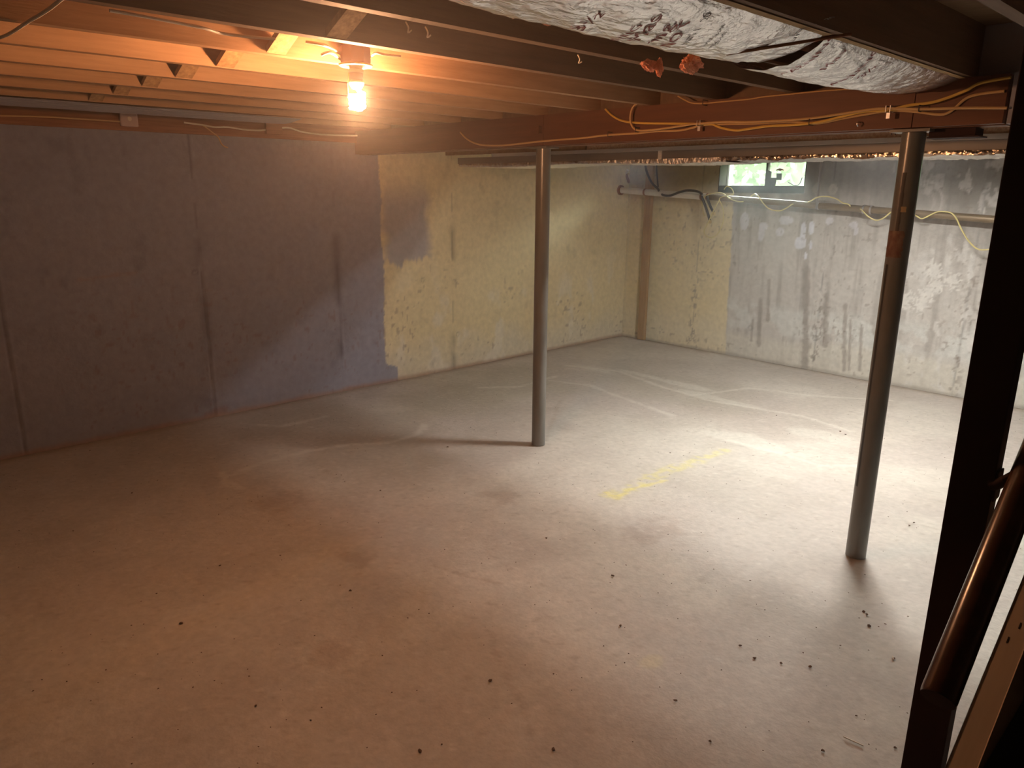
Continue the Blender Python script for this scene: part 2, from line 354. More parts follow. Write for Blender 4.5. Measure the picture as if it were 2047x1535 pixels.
# --- floor
def dispF(U, V): return .004*(fbm(U*1.5, V*1.5, 3)-.5)+.001*(fbm(U*20, V*20, 2)-.5)
def colF(U, V):
    base = np.array((.50,.45,.405)); c = np.broadcast_to(base, U.shape+(3,)).copy()
    c = lerp(c, (.60,.56,.49), sst(.45,.62, fbm(U*1.1, V*1.3+4, 5))*.55)
    c = lerp(c, (.40,.35,.30), sst(.50,.66, fbm(U*1.7+7, V*1.4, 5))*.40)
    c = lerp(c, (.36,.34,.25), blob(U, V, -4.6, 4.1, .55, .8, .5, 2.5, 3, .4)*.45)
    c = lerp(c, (.36,.34,.25), blob(U, V, -3.6, 5.3, .7, .5, .6, 2.5, 4, .4)*.3)
    c = c*(1+.16*(fbm(U*9+3, V*9, 4)-.5)+.12*(fbm(U*28, V*28, 3)-.5))[..., None]
    # old puddle outlines: a darker pool with a pale chalky rim
    u, v = FL(700, 862); n = fbm(U*2.3+2, V*2.3, 5)-.5
    d = np.sqrt(((U-u)/.95)**2+((V-v)/.6)**2)+n*1.5
    c = lerp(c, (.37,.33,.27), sst(1.05,.6,d)*.45)
    for pts in ([(445,945),(455,968),(480,975),(450,955),(520,925),(620,900),(700,888),(780,884),(832,868),(850,848)], [(515,848),(560,852),(610,842),(650,832)],
                [(1130,730),(1240,742),(1330,775),(1420,800),(1600,830),(1700,862)], [(1460,880),(1560,905),(1640,930),(1720,930)],
                [(1100,760),(1180,770),(1260,800),(1345,830)], [(1380,790),(1500,775),(1620,790),(1780,800)], [(960,775),(1040,772),(1110,752)]):
        c = lerp(c, (.68,.65,.58), stroke(U, V, [FL(*p) for p in pts], .020, 1.1, 14, .9)*.6)
    for (px, py, rx, ry) in ((1350,765,.35,.06),(1270,745,.25,.05),(1500,880,.35,.10),(1640,870,.3,.1),(1450,800,.4,.06),(1180,735,.3,.06)):
        u, v = FL(px, py); c = lerp(c, (.66,.64,.57), blob(U, V, u, v, rx, ry, .8, 5, px, .4)*.5)
    # yellow chalk line
    tt = sst(.40,.55, fbm(U*30, V*30, 4))
    c = lerp(c, (.66,.60,.20), stroke(U, V, [FL(*p) for p in ((1215,988),(1262,975),(1300,952),(1380,925),(1448,900))], .045, .7, 16, .4)*tt*.55)
    c = lerp(c, (.70,.62,.16), stroke(U, V, [FL(*p) for p in ((1212,984),(1232,996),(1262,976),(1330,960))], .016, .6, 26, .4)*.6)
    # fine cracks, scuffs, grit
    for pts in ([(980,1260),(1000,1330),(1040,1400),(1060,1470)], [(870,1130),(930,1150),(1000,1165)], [(1120,800),(1090,880)]):
        c = lerp(c, (.34,.27,.21), stroke(U, V, [FL(*p) for p in pts], .008, 1.6, 30, .9)*.5)
    for (px, py, r) in ((715,1120,.06),(1330,1060,.10),(1275,1070,.06),(660,1305,.05),(1000,990,.07),(560,1000,.1)):
        u, v = FL(px, py); c = lerp(c, (.33,.25,.20), blob(U, V, u, v, r*1.4, r, 1.3, 18, px, .5)*.45)
    u, v = FL(1305, 1320); c = lerp(c, (.62,.56,.40), blob(U, V, u, v, .035, .05, .5, 30, 5, .4)*.7)
    g_ = vnoise(U*55, V*55); c = lerp(c, (.30,.24,.19), sst(.86,.92, g_)*.35)
    g_ = vnoise(U*47+9, V*47); c = lerp(c, (.66,.62,.56), sst(.88,.93, g_)*.4)
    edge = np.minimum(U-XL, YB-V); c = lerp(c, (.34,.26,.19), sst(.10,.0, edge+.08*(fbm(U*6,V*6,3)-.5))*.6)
    return c
us = np.concatenate([np.arange(XL-.05, .3, .016), np.linspace(.35, XR, 20)]); vs = np.concatenate([np.linspace(YF, .2, 25)[:-1], np.arange(.2, YB+.05, .016)])
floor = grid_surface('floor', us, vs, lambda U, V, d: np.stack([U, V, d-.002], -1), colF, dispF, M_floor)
MB().box(XL-.3, XR+.2, YF-.2, YB+TH, -.15, -.012).build('slab', M_conc, floor)
# ------------------------------------------------------------------ ceiling: subfloor, joists, bridging
ceiling = MB().box(XL-.3, XR+.2, YF-.2, YB+TH, ZS, ZS+.02).build('ceiling', M_ply); tag(ceiling, kind='structure')
YG0, YG1 = 3.285, 3.405          # girder front and back face
JX = [-4.90, -4.49, -4.08, -3.67, -3.27, -2.865, -2.465, -2.085, -1.69, -1.355, -1.005, -.60, -.2, .2, .6, 1.0, 1.4, 1.8, 2.2, 2.6, 3.0]
for i, x in enumerate(JX):
    jm = M_joist if x < -2.2 else M_joist_shade
    off = 0.0
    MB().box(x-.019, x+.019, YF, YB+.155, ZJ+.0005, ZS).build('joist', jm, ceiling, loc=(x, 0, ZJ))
    if i+1 < len(JX) and x < -.7:
        MB().box(x+.0195, JX[i+1]-.0195, YG0+.07, YG0+.108, ZJ+.001, ZS-.001).build('added_blocking_board', M_joist_shade if x < -1.1 else M_blue, ceiling, loc=(x+.2, YG0+.09, ZJ))  # added to darken the gaps above the girder; blue-grey one imitates bluish light
YBR = 1.235
for a, b_ in zip(JX[1:10], JX[2:11]):
    x0, x1 = a+.019, b_-.019
    if b_ > -1.4: continue
    # a crossed pair of short boards nailed between neighbouring joists
    for y, s in ((YBR, 0), (YBR+.085, 1)):
        za, zb = (ZJ+.012, ZS-.012) if s == 0 else (ZS-.012, ZJ+.012)
        MB().bar((x0, y, za), (x1, y, zb), .066, .019, up=(0, 0, 1)).build('bridging_board', M_brace, ceiling, loc=((x0+x1)/2, y, 2.15))
sl = MB().box(XL-.16, XL+.03, YF, YB, ZW+.0, ZW+.040).build('trim_1', M_sill); tag(sl, kind='structure')
MB().box(XL-.16, XL+.012, YF, YB, ZW+.041, ZJ+.015).build('sill_board', M_sill, sl, loc=(XL, 0, ZW+.05))
MB().box(XL-.15, XL-.11, YF, YB, ZJ+.015, ZS).build('rim_board', M_sill, sl, loc=(XL, 0, ZS))
s2 = MB().box(XL+.03, XR, YB+.01, YB+.2, ZW, ZJ).build('trim_2', M_sill); tag(s2, kind='structure')
MB().box(XL+.03, XR, YB+.16, YB+.2, ZJ, ZS).build('rim_board', M_sill, s2, loc=(0, YB+.18, ZJ))
# ------------------------------------------------------------------ girder
ZG = 1.89
gir = empty('girder', (-2, YG0, ZG)); tag(gir, 'long reddish-brown timber girder carried by the two steel posts, cables stapled along its face', 'beam')
xe = on(2012, 200, 1, YG0).x; sp = on(1828, 210, 1, YG0).x; sp2 = on(1086, 260, 1, YG0).x
cuts = [XL-.1, sp2, sp, xe]
for x0, x1 in zip(cuts[:-1], cuts[1:]):
    MB().box(x0+.0012, x1-.0012, YG0, YG0+.038, ZG+.004, ZJ).build('girder_board', M_gird, gir, bevel=.0015)
MB().box(cuts[0], xe, YG0+.040, YG0+.078, ZG, ZJ).build('girder_board', M_gird, gir)
MB().box(cuts[0], xe, YG0+.080, YG1, ZG, ZJ).build('girder_board', M_gird, gir)
# ------------------------------------------------------------------ steel posts
def post(px, py, label):
    p = on(px, py, 2, 0); p.y = 3.345
    t = empty('support_post', (p.x, p.y, 0)); tag(t, label, 'post')
    MB().lathe([(.0445, 0.0), (.0445, ZG-.012)], (p.x, p.y, 0), 40).build('column', M_steel, t, smooth=True)
    MB().box(p.x-.075, p.x+.075, p.y-.055, p.y+.055, ZG-.011, ZG-.0005).build('top_plate', M_steel, t)
    return t, p
t1, p1 = post(1078, 887, 'slim grey steel support post standing alone in the middle of the room')
t2, p2 = post(1709, 1110, 'grey steel support post with a torn paper label, in front of bare concrete')
def patch(name, m, t, p, za, zb, a0, a1, r, rag=0.0, n=16, rows=10):
    mb = MB(); vs_ = []; rr = random.Random(3)
    for i in range(rows+1):
        z = za+(zb-za)*i/rows; e0 = a0+rag*rr.uniform(-1, 1); e1 = a1+rag*rr.uniform(-1, 1)
        for k in range(n+1):
            a = e0+(e1-e0)*k/n; vs_.append((p.x+r*math.cos(a), p.y+r*math.sin(a), z))
    mb.add(vs_, [(i*(n+1)+k, i*(n+1)+k+1, (i+1)*(n+1)+k+1, (i+1)*(n+1)+k) for i in range(rows) for k in range(n)])
    return mb.build(name, m, t, smooth=True)
av = math.atan2(-p2.y, -p2.x)     # side of the post that faces the room
z0 = on(1790, 515, 1, p2.y-.045).z; z1 = on(1797, 462, 1, p2.y-.045).z
lb = patch('paper_label', M_label, t2, p2, z0, z1, av-1.25, av+.35, .0452, .10); lb['label'] = 'torn red and tan paper label'
z2 = on(1797, 419, 1, p2.y-.045).z
tp = patch('tape_square', M_kraft, t2, p2, z2-.010, z2+.012, av-.22, av+.22, .0453, .03, 6, 4)
zs_ = on(1803, 345, 1, p2.y-.045).z
mr = patch('drip_stain', M_hose, t2, p2, z2-.15, zs_, av-.50, av-.15, .0449, .03, 8, 24); mr['label'] = 'dark run of dried drips'
mr2 = patch('drip_stain', M_hose, t2, p2, .35, z0-.03, av-1.0, av-.72, .0449, .03, 8, 24); mr2['label'] = 'dark run of dried drips'
sb = empty('steel_shim', (p2.x+.15, YG1-.02, ZG-.04)); tag(sb, 'dark steel shim block under the girder beside the post with the torn label', 'bracket')
MB().box(p2.x+.055, p2.x+.22, YG0+.06, YG1+.04, ZG-.030, ZG-.001).build('shim_plate', M_dark, sb)
MB().box(p2.x+.05, p2.x+.235, YG0+.055, YG1+.045, ZG-.036, ZG-.031).build('shim_lip', M_dark, sb)
# ------------------------------------------------------------------ duct between girder and back wall
YD = 4.0
xd0 = on(915, 330, 1, YD).x; xd1 = -.3
d0 = empty('air_duct', (xd0, YD, 1.834)); tag(d0, 'long dark grey sheet-metal duct with crumpled foil underneath, hung behind the girder', 'duct')
xj = on(1320, 310, 1, YD).x
for a, b_ in ((xd0, xj-.002), (xj+.002, xd1)):
    MB().box(a, b_, YD, YD+.42, 1.834, 1.8805).build('duct_section', M_duct, d0, bevel=.002)
MB().box(xj-.014, xj+.014, YD-.006, YD+.43, 1.829, 1.8808).build('duct_joint', M_flange, d0)
MB().box(on(985,310,1,YD).x, xd1, YD-.012, YD+.40, 1.881, 1.904).build('duct_flange', M_flange, d0)
hb = MB().box(on(1178, 296, 1, YD+.02).x, xd1, YD-.005, YD+.05, 1.905, ZJ-.002).build('chip_board', M_header, d0); hb['label'] = 'reddish chip board strip above the flange'
MB().box(on(1105, 296, 1, YD+.02).x-1.2, on(1175, 296, 1, YD+.02).x, YD-.006, YD+.04, 1.9045, ZJ-.002).build('wood_board', M_joist, d0)
def crumple(name, m, parent, x0, x1, y0, y1, zb, zt, nx, ny, amp, seed, sag=None):
    vs_ = []; prof = [(y0, zt)]+[(y0+(y1-y0)*k/ny, zb) for k in range(ny+1)]+[(y1, zt)]
    prof.insert(1, (y0-.002, (zb+zt)/2)); prof.insert(1, (y0-.002, (zb*.3+zt*.7)))
    for i in range(nx+1):
        x = x0+(x1-x0)*i/nx
        for j, (y, z) in enumerate(prof):
            n = float(fbm(np.array(x*9+seed), np.array(y*14+z*30+j*.9), 4))-.5
            n2 = float(fbm(np.array(x*45+seed), np.array(y*50+j*1.7), 3))-.5
            s_ = sag(x) if sag else 0
            lock = 0 if j in (0, len(prof)-1) else 1
            vs_.append((x, y+amp*.8*n2*lock, z-lock*(s_+amp*(n*1.4+n2*1.2))))
    k = len(prof); fs = [(i*k+j, i*k+j+1, (i+1)*k+j+1, (i+1)*k+j) for i in range(nx) for j in range(k-1)]
    return MB().add(vs_, fs).build(name, m, parent, smooth=True)
fo = crumple('foil_wrap', M_foil2, d0, on(1440,320,1,YD).x, xd1, YD-.004, YD+.41, 1.812, 1.8335, 640, 8, .011, 3); fo['label'] = 'crumpled shiny foil'
crumple('foil_wrap', M_foil, d0, xd0+.02, on(1452,320,1,YD).x, YD-.004, YD+.41, 1.812, 1.8335, 260, 8, .006, 9, sag=lambda x: .006*math.sin(x*4)+.004)
# hanging strips of duct seam
# ------------------------------------------------------------------ windows
def window(n, x0, x1, full=True):
    yp = YB+.13
    w_ = MB()
    fr = .022
    zp = on(1530, 371.5, 1, yp).z
    w_.box(x0, x1, YB+.006, yp+.035, ZW0, zp); w_.box(x0, x1, yp, yp+.035, ZW1-.03, ZW1)
    w_.box(x0, x0+fr*.5, yp, yp+.035, zp, ZW1-.03); w_.box(x1-fr, x1, yp, yp+.035, zp, ZW1-.03)
    o = w_.build('window_%d' % n, M_frame); tag(o, kind='structure')
    xm = on(1533, 345, 1, yp).x if full else (x0+x1)/2
    MB().box(xm-.011, xm+.011, yp-.002, yp+.036, zp, ZW1-.03).build('mullion', M_frame, o)
    for a, b_ in ((x0+fr, xm-.011), (xm+.011, x1-fr)):
        MB().box(a, b_, yp+.015, yp+.018, zp, ZW1-.03).build('pane', M_glass, o)
    MB().box(x0, x0+.008, YB-.002, yp, ZW0, ZW1).build('jamb_lining', M_frame, o); MB().box(x1-.008, x1, YB-.002, yp, ZW0, ZW1).build('jamb_lining', M_frame, o)
    MB().box(x0, x1, YB+.01, YB+TH, ZW1+.001, ZW-.001).build('window_lintel', M_frame, o)
    return o, yp
w1, yp = window(1, XW0, XW1)
def z3(cx_, cy_): return on(1440+cx_/10.235, 300+cy_/10.235, 1, yp-.004)
lt = [z3(*q) for q in ((985,410),(1055,440),(1040,565),(1160,565),(1160,475),(1265,475),(1255,612),(1150,612),(1125,745),(925,745),(930,600),(968,570))]
MB().prism(lt, (0, -.012, 0)).build('window_latch', M_frame, w1)
ms = [z3(*q) for q in ((1140,425),(1160,390),(1205,380),(1225,368),(1245,380),(1285,385),(1308,405),(1300,422),(1262,412),(1225,430),(1190,412))]
MB().prism(ms, (0, -.008, 0)).build('latch_plate', M_rust, w1)
MB().tube(spline([z3(*q) for q in ((1385,655),(1450,690),(1500,720),(1570,722),(1620,690),(1660,600),(1672,560))], 4), .004, 6).build('dead_vine', M_frame, w1)
w2, _ = window(2, W2[0], W2[1], False)
# outside: lawn and hedge beyond the windows
gr = MB().box(-14, 12, YB+TH, 22, 1.45, 1.55).build('ground', M_lawn); tag(gr, kind='structure')
mb = MB(); rr = random.Random(5)
for i in range(9000):
    x = rr.uniform(-12.5, 8); z = rr.uniform(1.5, 3.4); y = 12.4+rr.uniform(-.25, .5)+.35*math.sin(x*1.7)
    s = rr.uniform(.05, .12); a = Vector((rr.uniform(-1,1), rr.uniform(-.6,.6), rr.uniform(-1,1))).normalized(); b_ = a.cross(Vector((rr.uniform(-.4,.4), 1, rr.uniform(-.4,.4)))).normalized()
    c_ = Vector((x, y, z)); mb.add([c_-a*s, c_+b_*s*.5, c_+a*s, c_-b_*s*.5], [(0,1,2,3)])
hd = mb.build('hedge', M_hedge); tag(hd, 'pale green sunlit hedge outside, seen through the small window', 'hedge')
MB().box(-12.6, 8.1, 12.9, 13.4, 1.5, 3.3).build('hedge_core', M_hedge, hd)
# ------------------------------------------------------------------ corner stud and pipe
st0 = on(1275, 683, 1, YB-.09); st = empty('wood_stud', (st0.x, YB-.05, 0)); tag(st, 'upright brown wooden stud against the yellow wall near the room corner', 'timber')
MB().box(st0.x-.045, st0.x+.045, YB-.044, YB-.006, .004, ZW-.01).build('stud_board', M_stud, st, bevel=.002)
YP = 6.60
pp = [on(px, py, 1, YP) for px, py in ((1241,380),(1413,392),(1500,398),(1640,408),(1735,415.5),(1978,438))]
k = (pp[-1].z-pp[0].z)/(pp[-1].x-pp[0].x); Z = lambda x: pp[0].z+k*(x-pp[0].x)
pipe = empty('drain_pipe', pp[0]); tag(pipe, 'long drain pipe sloping along the far wall below the window, white end then brown', 'pipe')
xs = [p.x for p in pp]
o = MB().tube([(xs[0], YP, Z(xs[0])), (xs[1]+.03, YP, Z(xs[1]+.03))], .032, 20).build('white_pipe', M_white, pipe, smooth=True); o['label'] = 'white plastic length of pipe'
o = MB().tube([(xs[1], YP, Z(xs[1])), (-.6, YP, Z(-.6))], .029, 20).build('brown_pipe', M_bronze, pipe, smooth=True); o['label'] = 'brown metal length of pipe'
MB().tube([(XL+.004, YP, Z(xs[0]-.01)), (xs[0]+.012, YP, Z(xs[0]))], .052, 20).build('wall_flange', M_rust, pipe, smooth=True)
def ring(x, r, wd, m, nm): MB().tube([(x-wd/2, YP, Z(x-wd/2)), (x+wd/2, YP, Z(x+wd/2))], r, 20).build(nm, m, pipe, smooth=True)
ring(on(1290,385,1,YP).x, .036, .02, M_rust, 'pipe_clamp'); ring(on(1404,391,1,YP).x, .038, .018, M_rust, 'pipe_clamp'); ring(on(1410,391,1,YP).x+.03, .037, .016, M_rust, 'pipe_clamp')
xc = on(1735, 416, 1, YP).x; ring(xc, .0345, .085, M_bronze, 'coupling'); ring(xc-.03, .037, .014, M_band, 'coupling_band'); ring(xc+.03, .037, .014, M_band, 'coupling_band')
xh = on(1637, 400, 1, YP).x
for nm, x_ in (('hanger_strap', xh),):
    MB().box(x_-.011, x_+.011, YP-.034, YP-.0325, Z(x_)-.03, ZJ+.05).build(nm, M_band, pipe)
    MB().tube([(x_-.011, YP, Z(x_)), (x_+.011, YP, Z(x_))], .0325, 20).build(nm, M_band, pipe, smooth=True)
# second hanger and the dark hangers by the corner
def cable(name, pts, r, m, label, group=None, sub=6, n=8):
    o = MB().tube(spline(pts, sub), r, n).build(name, m, None, smooth=True, loc=pts[0]); tag(o, label, 'cable', group); return o
def c6(x, y): return (1400+x/3.164, 230+y/3.164)
F_, K_ = YP-.040, YP+.036
seq = [(25,640,F_-.01),(10,560,F_),(25,520,F_),(60,500,F_),(120,490,F_),(150,500,F_),(200,535,F_),(260,548,F_),(300,530,K_),(340,500,K_),(365,512,F_),(400,560,F_),(440,595,F_),(500,605,F_),(540,590,F_),(580,565,F_),(610,560,K_),(660,555,K_),(695,545,F_),(740,520,F_),(800,515,F_),(860,530,F_),(900,555,F_),(940,566,F_),(965,600,K_),(990,585,K_),(1020,600,F_),(1060,640,F_),(1110,665,F_),(1160,650,F_),(1210,612,F_),(1260,600,K_),(1320,610,K_),(1370,640,F_),(1400,655,F_),(1440,640,F_),(1500,612,F_),(1570,614,F_),(1600,630,F_),(1625,665,F_),(1650,720,F_),(1700,800,F_),(1750,845,F_),(1800,852,F_),(1880,840,F_),(1950,800,F_)]
cable('yellow_cable', [on(*c6(x, y), 1, d) for x, y, d in seq], .0055, M_paleyel, 'thin pale yellow cable wound loosely along the sloping pipe on the far wall')
lp = [(130,525),(128,490),(140,462),(170,450),(200,468),(207,500),(200,525)]
cable('looped_cable', [on(*c6(x, y), 1, F_-.038) for x, y in ((150,470),(170,450),(200,468),(207,500),(160,510),(120,530),(140,580),(147,640),(140,690),(110,750),(70,775),(35,762),(24,730),(50,680),(80,610),(118,540))], .0052, M_paleyel, 'pale yellow cable hanging in a long loop below the white end of the pipe')
def c2(x, y): return (1200+x/3.653, 300+y/3.653)
hz = [[(740,335),(752,370),(775,430),(802,520)], [(778,335),(790,375),(808,420),(830,458)]]
for q, lab in zip(hz, ('left, longer black rubber hose end hanging from the pipe clamp', 'right, shorter black rubber hose end hanging from the pipe clamp')):
    pts = [on(*c2(*a), 1, F_-.02) for a in q]
    t = empty('hose_end', pts[0]); tag(t, lab, 'hose')
    MB().tube(spline(pts, 5), .013, 10).build('hose', M_hose, t, smooth=True)
    e_ = pts[-1]; MB().tube([e_+Vector((0,0,.012)), e_-Vector((0,0,.02))], .0155, 10).build('hose_fitting', M_brass, t, smooth=True)
cable('black_hose', [on(900+x/3.412, 150+y/3.412, 1, d) for x, y, d in ((1330,600,F_),(1340,660,F_),(1375,735,F_),(1418,778,F_),(1425,810,K_),(1440,800,K_),(1450,818,F_),(1500,822,F_),(1560,800,F_),(1620,786,F_),(1690,795,F_),(1720,815,F_))], .012, M_hose, 'black rubber hose twisted round the white end of the pipe')
cable('brown_wire', [on(900+x/3.412, 150+y/3.412, 1, F_-.035) for x, y in ((1408,580),(1408,640),(1412,700),(1418,765))], .008, M_hose, 'straight dark wire dropping from the duct to the white pipe')
# small spigot in the corner
sg = on(1255, 348, 1, YB-.02); t = empty('wall_spigot', sg); tag(t, 'small white spigot on the wall above the flange in the room corner', 'tap')
MB().tube([(sg.x, YB, sg.z), (sg.x, YB-.06, sg.z+.01)], .012, 12).build('spigot_body', M_brass, t, smooth=True)
MB().tube([(sg.x-.05, YB-.05, sg.z-.03), (sg.x+.03, YB-.06, sg.z+.04)], .016, 12).build('spigot_handle', M_white, t, smooth=True)
MB().tube([(sg.x, YB-.05, sg.z), (sg.x+.06, YB-.07, sg.z-.09)], .014, 12).build('spigot_nozzle', M_rust, t, smooth=True)
# ------------------------------------------------------------------ cables on the girder
Yc = YG0-.0065
G = lambda L, d=0: [on(x, y, 1, Yc-d) for x, y in L]
cable('tan_cable', G([(920,264),(935,279),(959,289),(997,291),(1041,287),(1076,283),(1123,279),(1164,276),(1205,271),(1246,268),(1278,266),(1316,262),(1357,261),(1384,255.5),(1404,250),(1450,248),(1508,247),(1581,243),(1613,246.5),(1640,246),(1700,234),(1777,221.6),(1829,223),(1879,229),(1902,221.6),(1931,197),(1960,188),(2008,182)]), .0052, M_tan, 'long tan cable swagged low along the girder, running the whole way from the lamp end')
cable('yellow_cable', G([(1210,218),(1225,232),(1246,242),(1281,246),(1340,247),(1398,247.5),(1422,248),(1442,255.5),(1471,260.5),(1494,258),(1537,252),(1596,249),(1640,243.5),(1683,233),(1727,223),(1777,220),(1814.5,211),(1858,205.6),(1887,198),(1931,181),(1960,166),(2021,154.6)], .0125), .0055, M_yel, 'bright yellow cable clamped to the girder, rising towards the dark post')
cable('tan_cable', G([(1291,190),(1278,203),(1265,214.5),(1260.5,229),(1260.5,244),(1266,255.5),(1278,261),(1310,259),(1357,252.6),(1384,248),(1404,246.7),(1450,243.5),(1500,243.8),(1567,240.6),(1625,236),(1683,227.5),(1742,218.7),(1777,217),(1844,218),(1931,215.8),(2013,215.8)], .0245), .005, M_tan, 'tan cable hooking down from the girder top, then level to the dark post')
cable('thin_wire', G([(1355,192),(1369,200),(1384,206),(1410,206.5),(1450,202.7),(1500,198),(1523,194),(1581,188),(1654,181),(1753,175)]), .0032, M_tan, 'thin brown wire stapled along the top edge of the girder')
for i, (x, y) in enumerate(((1223,269),(1278,260),(1413,206),(1625,245),(1844,218),(1404,247),(1782,219))):
    p = on(x, y, 1, Yc); big = i > 4
    t = MB().tube([p+Vector((-.011 if big else -.003, .007, -.010)), p+Vector((-.011 if big else -.003, -.030, -.010)), p+Vector((-.011 if big else -.003, -.030, .012)), p+Vector((-.011 if big else -.003, .007, .012))], .0022, 6)
    if big: t.tube([p+Vector((.006, .007, -.010)), p+Vector((.006, -.030, -.010)), p+Vector((.006, -.030, .012)), p+Vector((.006, .007, .012))], .0022, 6)
    nm = ('cable_clamp' if big else 'cable_staple')
    lab = {0:'small dark staple on the low tan cable left of the hooked cable',1:'small dark staple at the bottom of the hooked tan cable',2:'small dark staple on the thin wire at the girder top',3:'small dark staple over the cables midway between the two shiny clamps',4:'small dark staple on the level tan cable nearest the dark post',5:'shiny cable clamp where the yellow cable crosses, left one of two',6:'shiny cable clamp with a hanging tab, just left of the girder splice'}[i]
    o = t.build(nm, M_band if big else M_black, None, loc=p); tag(o, lab, 'clamp' if big else 'staple')
    if big: MB().box(p.x-.006, p.x+.008, p.y-.030, p.y-.027, p.z-.036, p.z-.014).build('clamp_tab', M_band, o)
p = on(1719, 245, 1, YG0); o = MB().tube(spline([p+Vector((0,.004,0)), p+Vector((0,-.02,0)), p+Vector((0,-.026,-.008)), p+Vector((0,-.016,-.014))], 4), .0028, 6).build('screw_hook', M_band, None, loc=p); tag(o, 'tiny bright screw hook on the girder left of the clamp with hanging tab', 'hook')
p = on(1077, 260, 1, YG0); t = empty('junction_box', p); tag(t, 'brown wooden junction block on the girder above the middle post', 'box')
MB().box(p.x-.03, p.x+.03, YG0-.03, YG0-.0005, p.z-.02, p.z+.02).build('box_body', M_gird, t, bevel=.003)
MB().box(p.x-.033, p.x+.033, YG0-.034, YG0-.0305, p.z-.023, p.z+.023).build('box_cover', M_gird, t, bevel=.001)
# ------------------------------------------------------------------ lamp
def spiral_lamp(lx, ly, zr, label, glow, bar=None):
    lamp = empty('ceiling_lamp', (lx, ly, ZJ)); tag(lamp, label, 'lamp')
    MB().lathe([(.050, zr+.006), (.052, zr+.01), (.052, zr+.06), (.046, zr+.062)], (lx, ly, 0), 8).build('junction_box', M_box, lamp)
    if bar: MB().box(bar[0], bar[1], ly-.006, ly+.006, zr+.063, zr+.068).build('hanger_bar', M_band, lamp)
    MB().lathe([(.030, zr+.002), (.052, zr-.004), (.057, zr-.001), (.058, zr+.004), (.054, zr+.0058), (.03, zr+.0058)], (lx, ly, 0), 36).build('lampholder_rim', M_ring, lamp, smooth=True)
    MB().lathe([(.020, zr-.044), (.0225, zr-.040), (.0225, zr-.024), (.026, zr-.022), (.026, zr-.012), (.022, zr-.010), (.023, zr+.003)], (lx, ly, 0), 28).build('socket', M_porc, lamp, smooth=True)
    MB().lathe([(.012, zr-.076), (.016, zr-.074), (.026, zr-.060), (.027, zr-.054), (.021, zr-.050), (.017, zr-.0435)], (lx, ly, 0), 28).build('bulb_base', M_porc, lamp, smooth=True)
    pts = []; nT = 4.0; zt, zb_ = zr-.088, zr-.142
    for i in range(57):
        t_ = i/56; a = t_*nT*2*math.pi; r_ = .023
        pts.append((lx+r_*math.cos(a), ly+r_*math.sin(a), zt+(zb_-zt)*t_))
    pts = [(lx+.006, ly, zr-.077)]+pts+[(lx+.004, ly, zb_-.002), (lx, ly, zr-.10)]
    MB().tube(pts, .0068, 6).build('spiral_tube', glow, lamp, smooth=True)
    mb = MB(); cp = [Vector((lx-.026, ly-.012, zr-.016)), Vector((lx-.032, ly-.016, zr-.06)), Vector((lx-.030, ly-.016, zr-.098))]
    mb.tube(cp, .0013, 6); mb.lathe([(.001,-.006),(.0045,-.003),(.0045,.003),(.001,.006)], cp[-1], 10); mb.build('pull_chain', M_brass, lamp, smooth=True)
lx, ly = -2.372, 1.492; zr = 2.052
spiral_lamp(lx, ly, zr, 'bare lit spiral bulb in a porcelain lampholder between the joists', M_glow, (JX[6]+.019, JX[7]-.019))
fx, fy, fz = -1.80, 4.66, 2.028                  # short two-tube shop light under the joists beyond the duct
sl_ = empty('shop_light', (fx, fy, ZJ)); tag(sl_, 'short white two-tube shop light under the joists beyond the duct', 'lamp')
M_enamel = mat('white_enamel', (.8,.8,.78), .4)
mb = MB(); mb.box(fx-.34, fx+.34, fy-.035, fy+.035, fz+.012, ZJ-.001); mb.box(fx-.345, fx+.345, fy-.12, fy-.118, fz-.034, fz+.010); mb.box(fx-.345, fx+.345, fy+.118, fy+.12, fz-.034, fz+.010)
mb.box(fx-.345, fx-.343, fy-.118, fy+.118, fz-.034, fz+.010); mb.box(fx+.343, fx+.345, fy-.118, fy+.118, fz-.034, fz+.010); mb.box(fx-.343, fx+.343, fy-.118, fy+.118, fz+.0165, fz+.0185)  # side skirts shaped to keep tube light off the upper wall
mb.build('housing', M_enamel, sl_)
for q in (-.06, .06): MB().tube([(fx-.30, fy+q, fz), (fx+.30, fy+q, fz)], .013, 10).build('fluorescent_tube', M_glow2, sl_, smooth=True)
Zc = lambda L, z: [on(x, y, 2, z) for x, y in L]
cable('cream_cable', [on(612,84,2,2.10), on(650,91,2,2.09), Vector((lx-.055, ly-.02, zr+.040))], .005, M_cream, 'upper short cream cable entering the lamp box from the left')
cable('cream_cable', [on(642,110,2,2.065), on(660,105,2,2.075), Vector((lx-.054, ly-.022, zr+.022))], .005, M_cream, 'lower short cream cable entering the lamp box from the left')
cable('cream_cable', [Vector((lx+.045, ly+.035, zr+.030)), on(752,106,2,2.07), on(769,109,2,2.064), on(800,112,2,2.075)], .004, M_cream, 'short cream cable leaving the lamp box to the right')
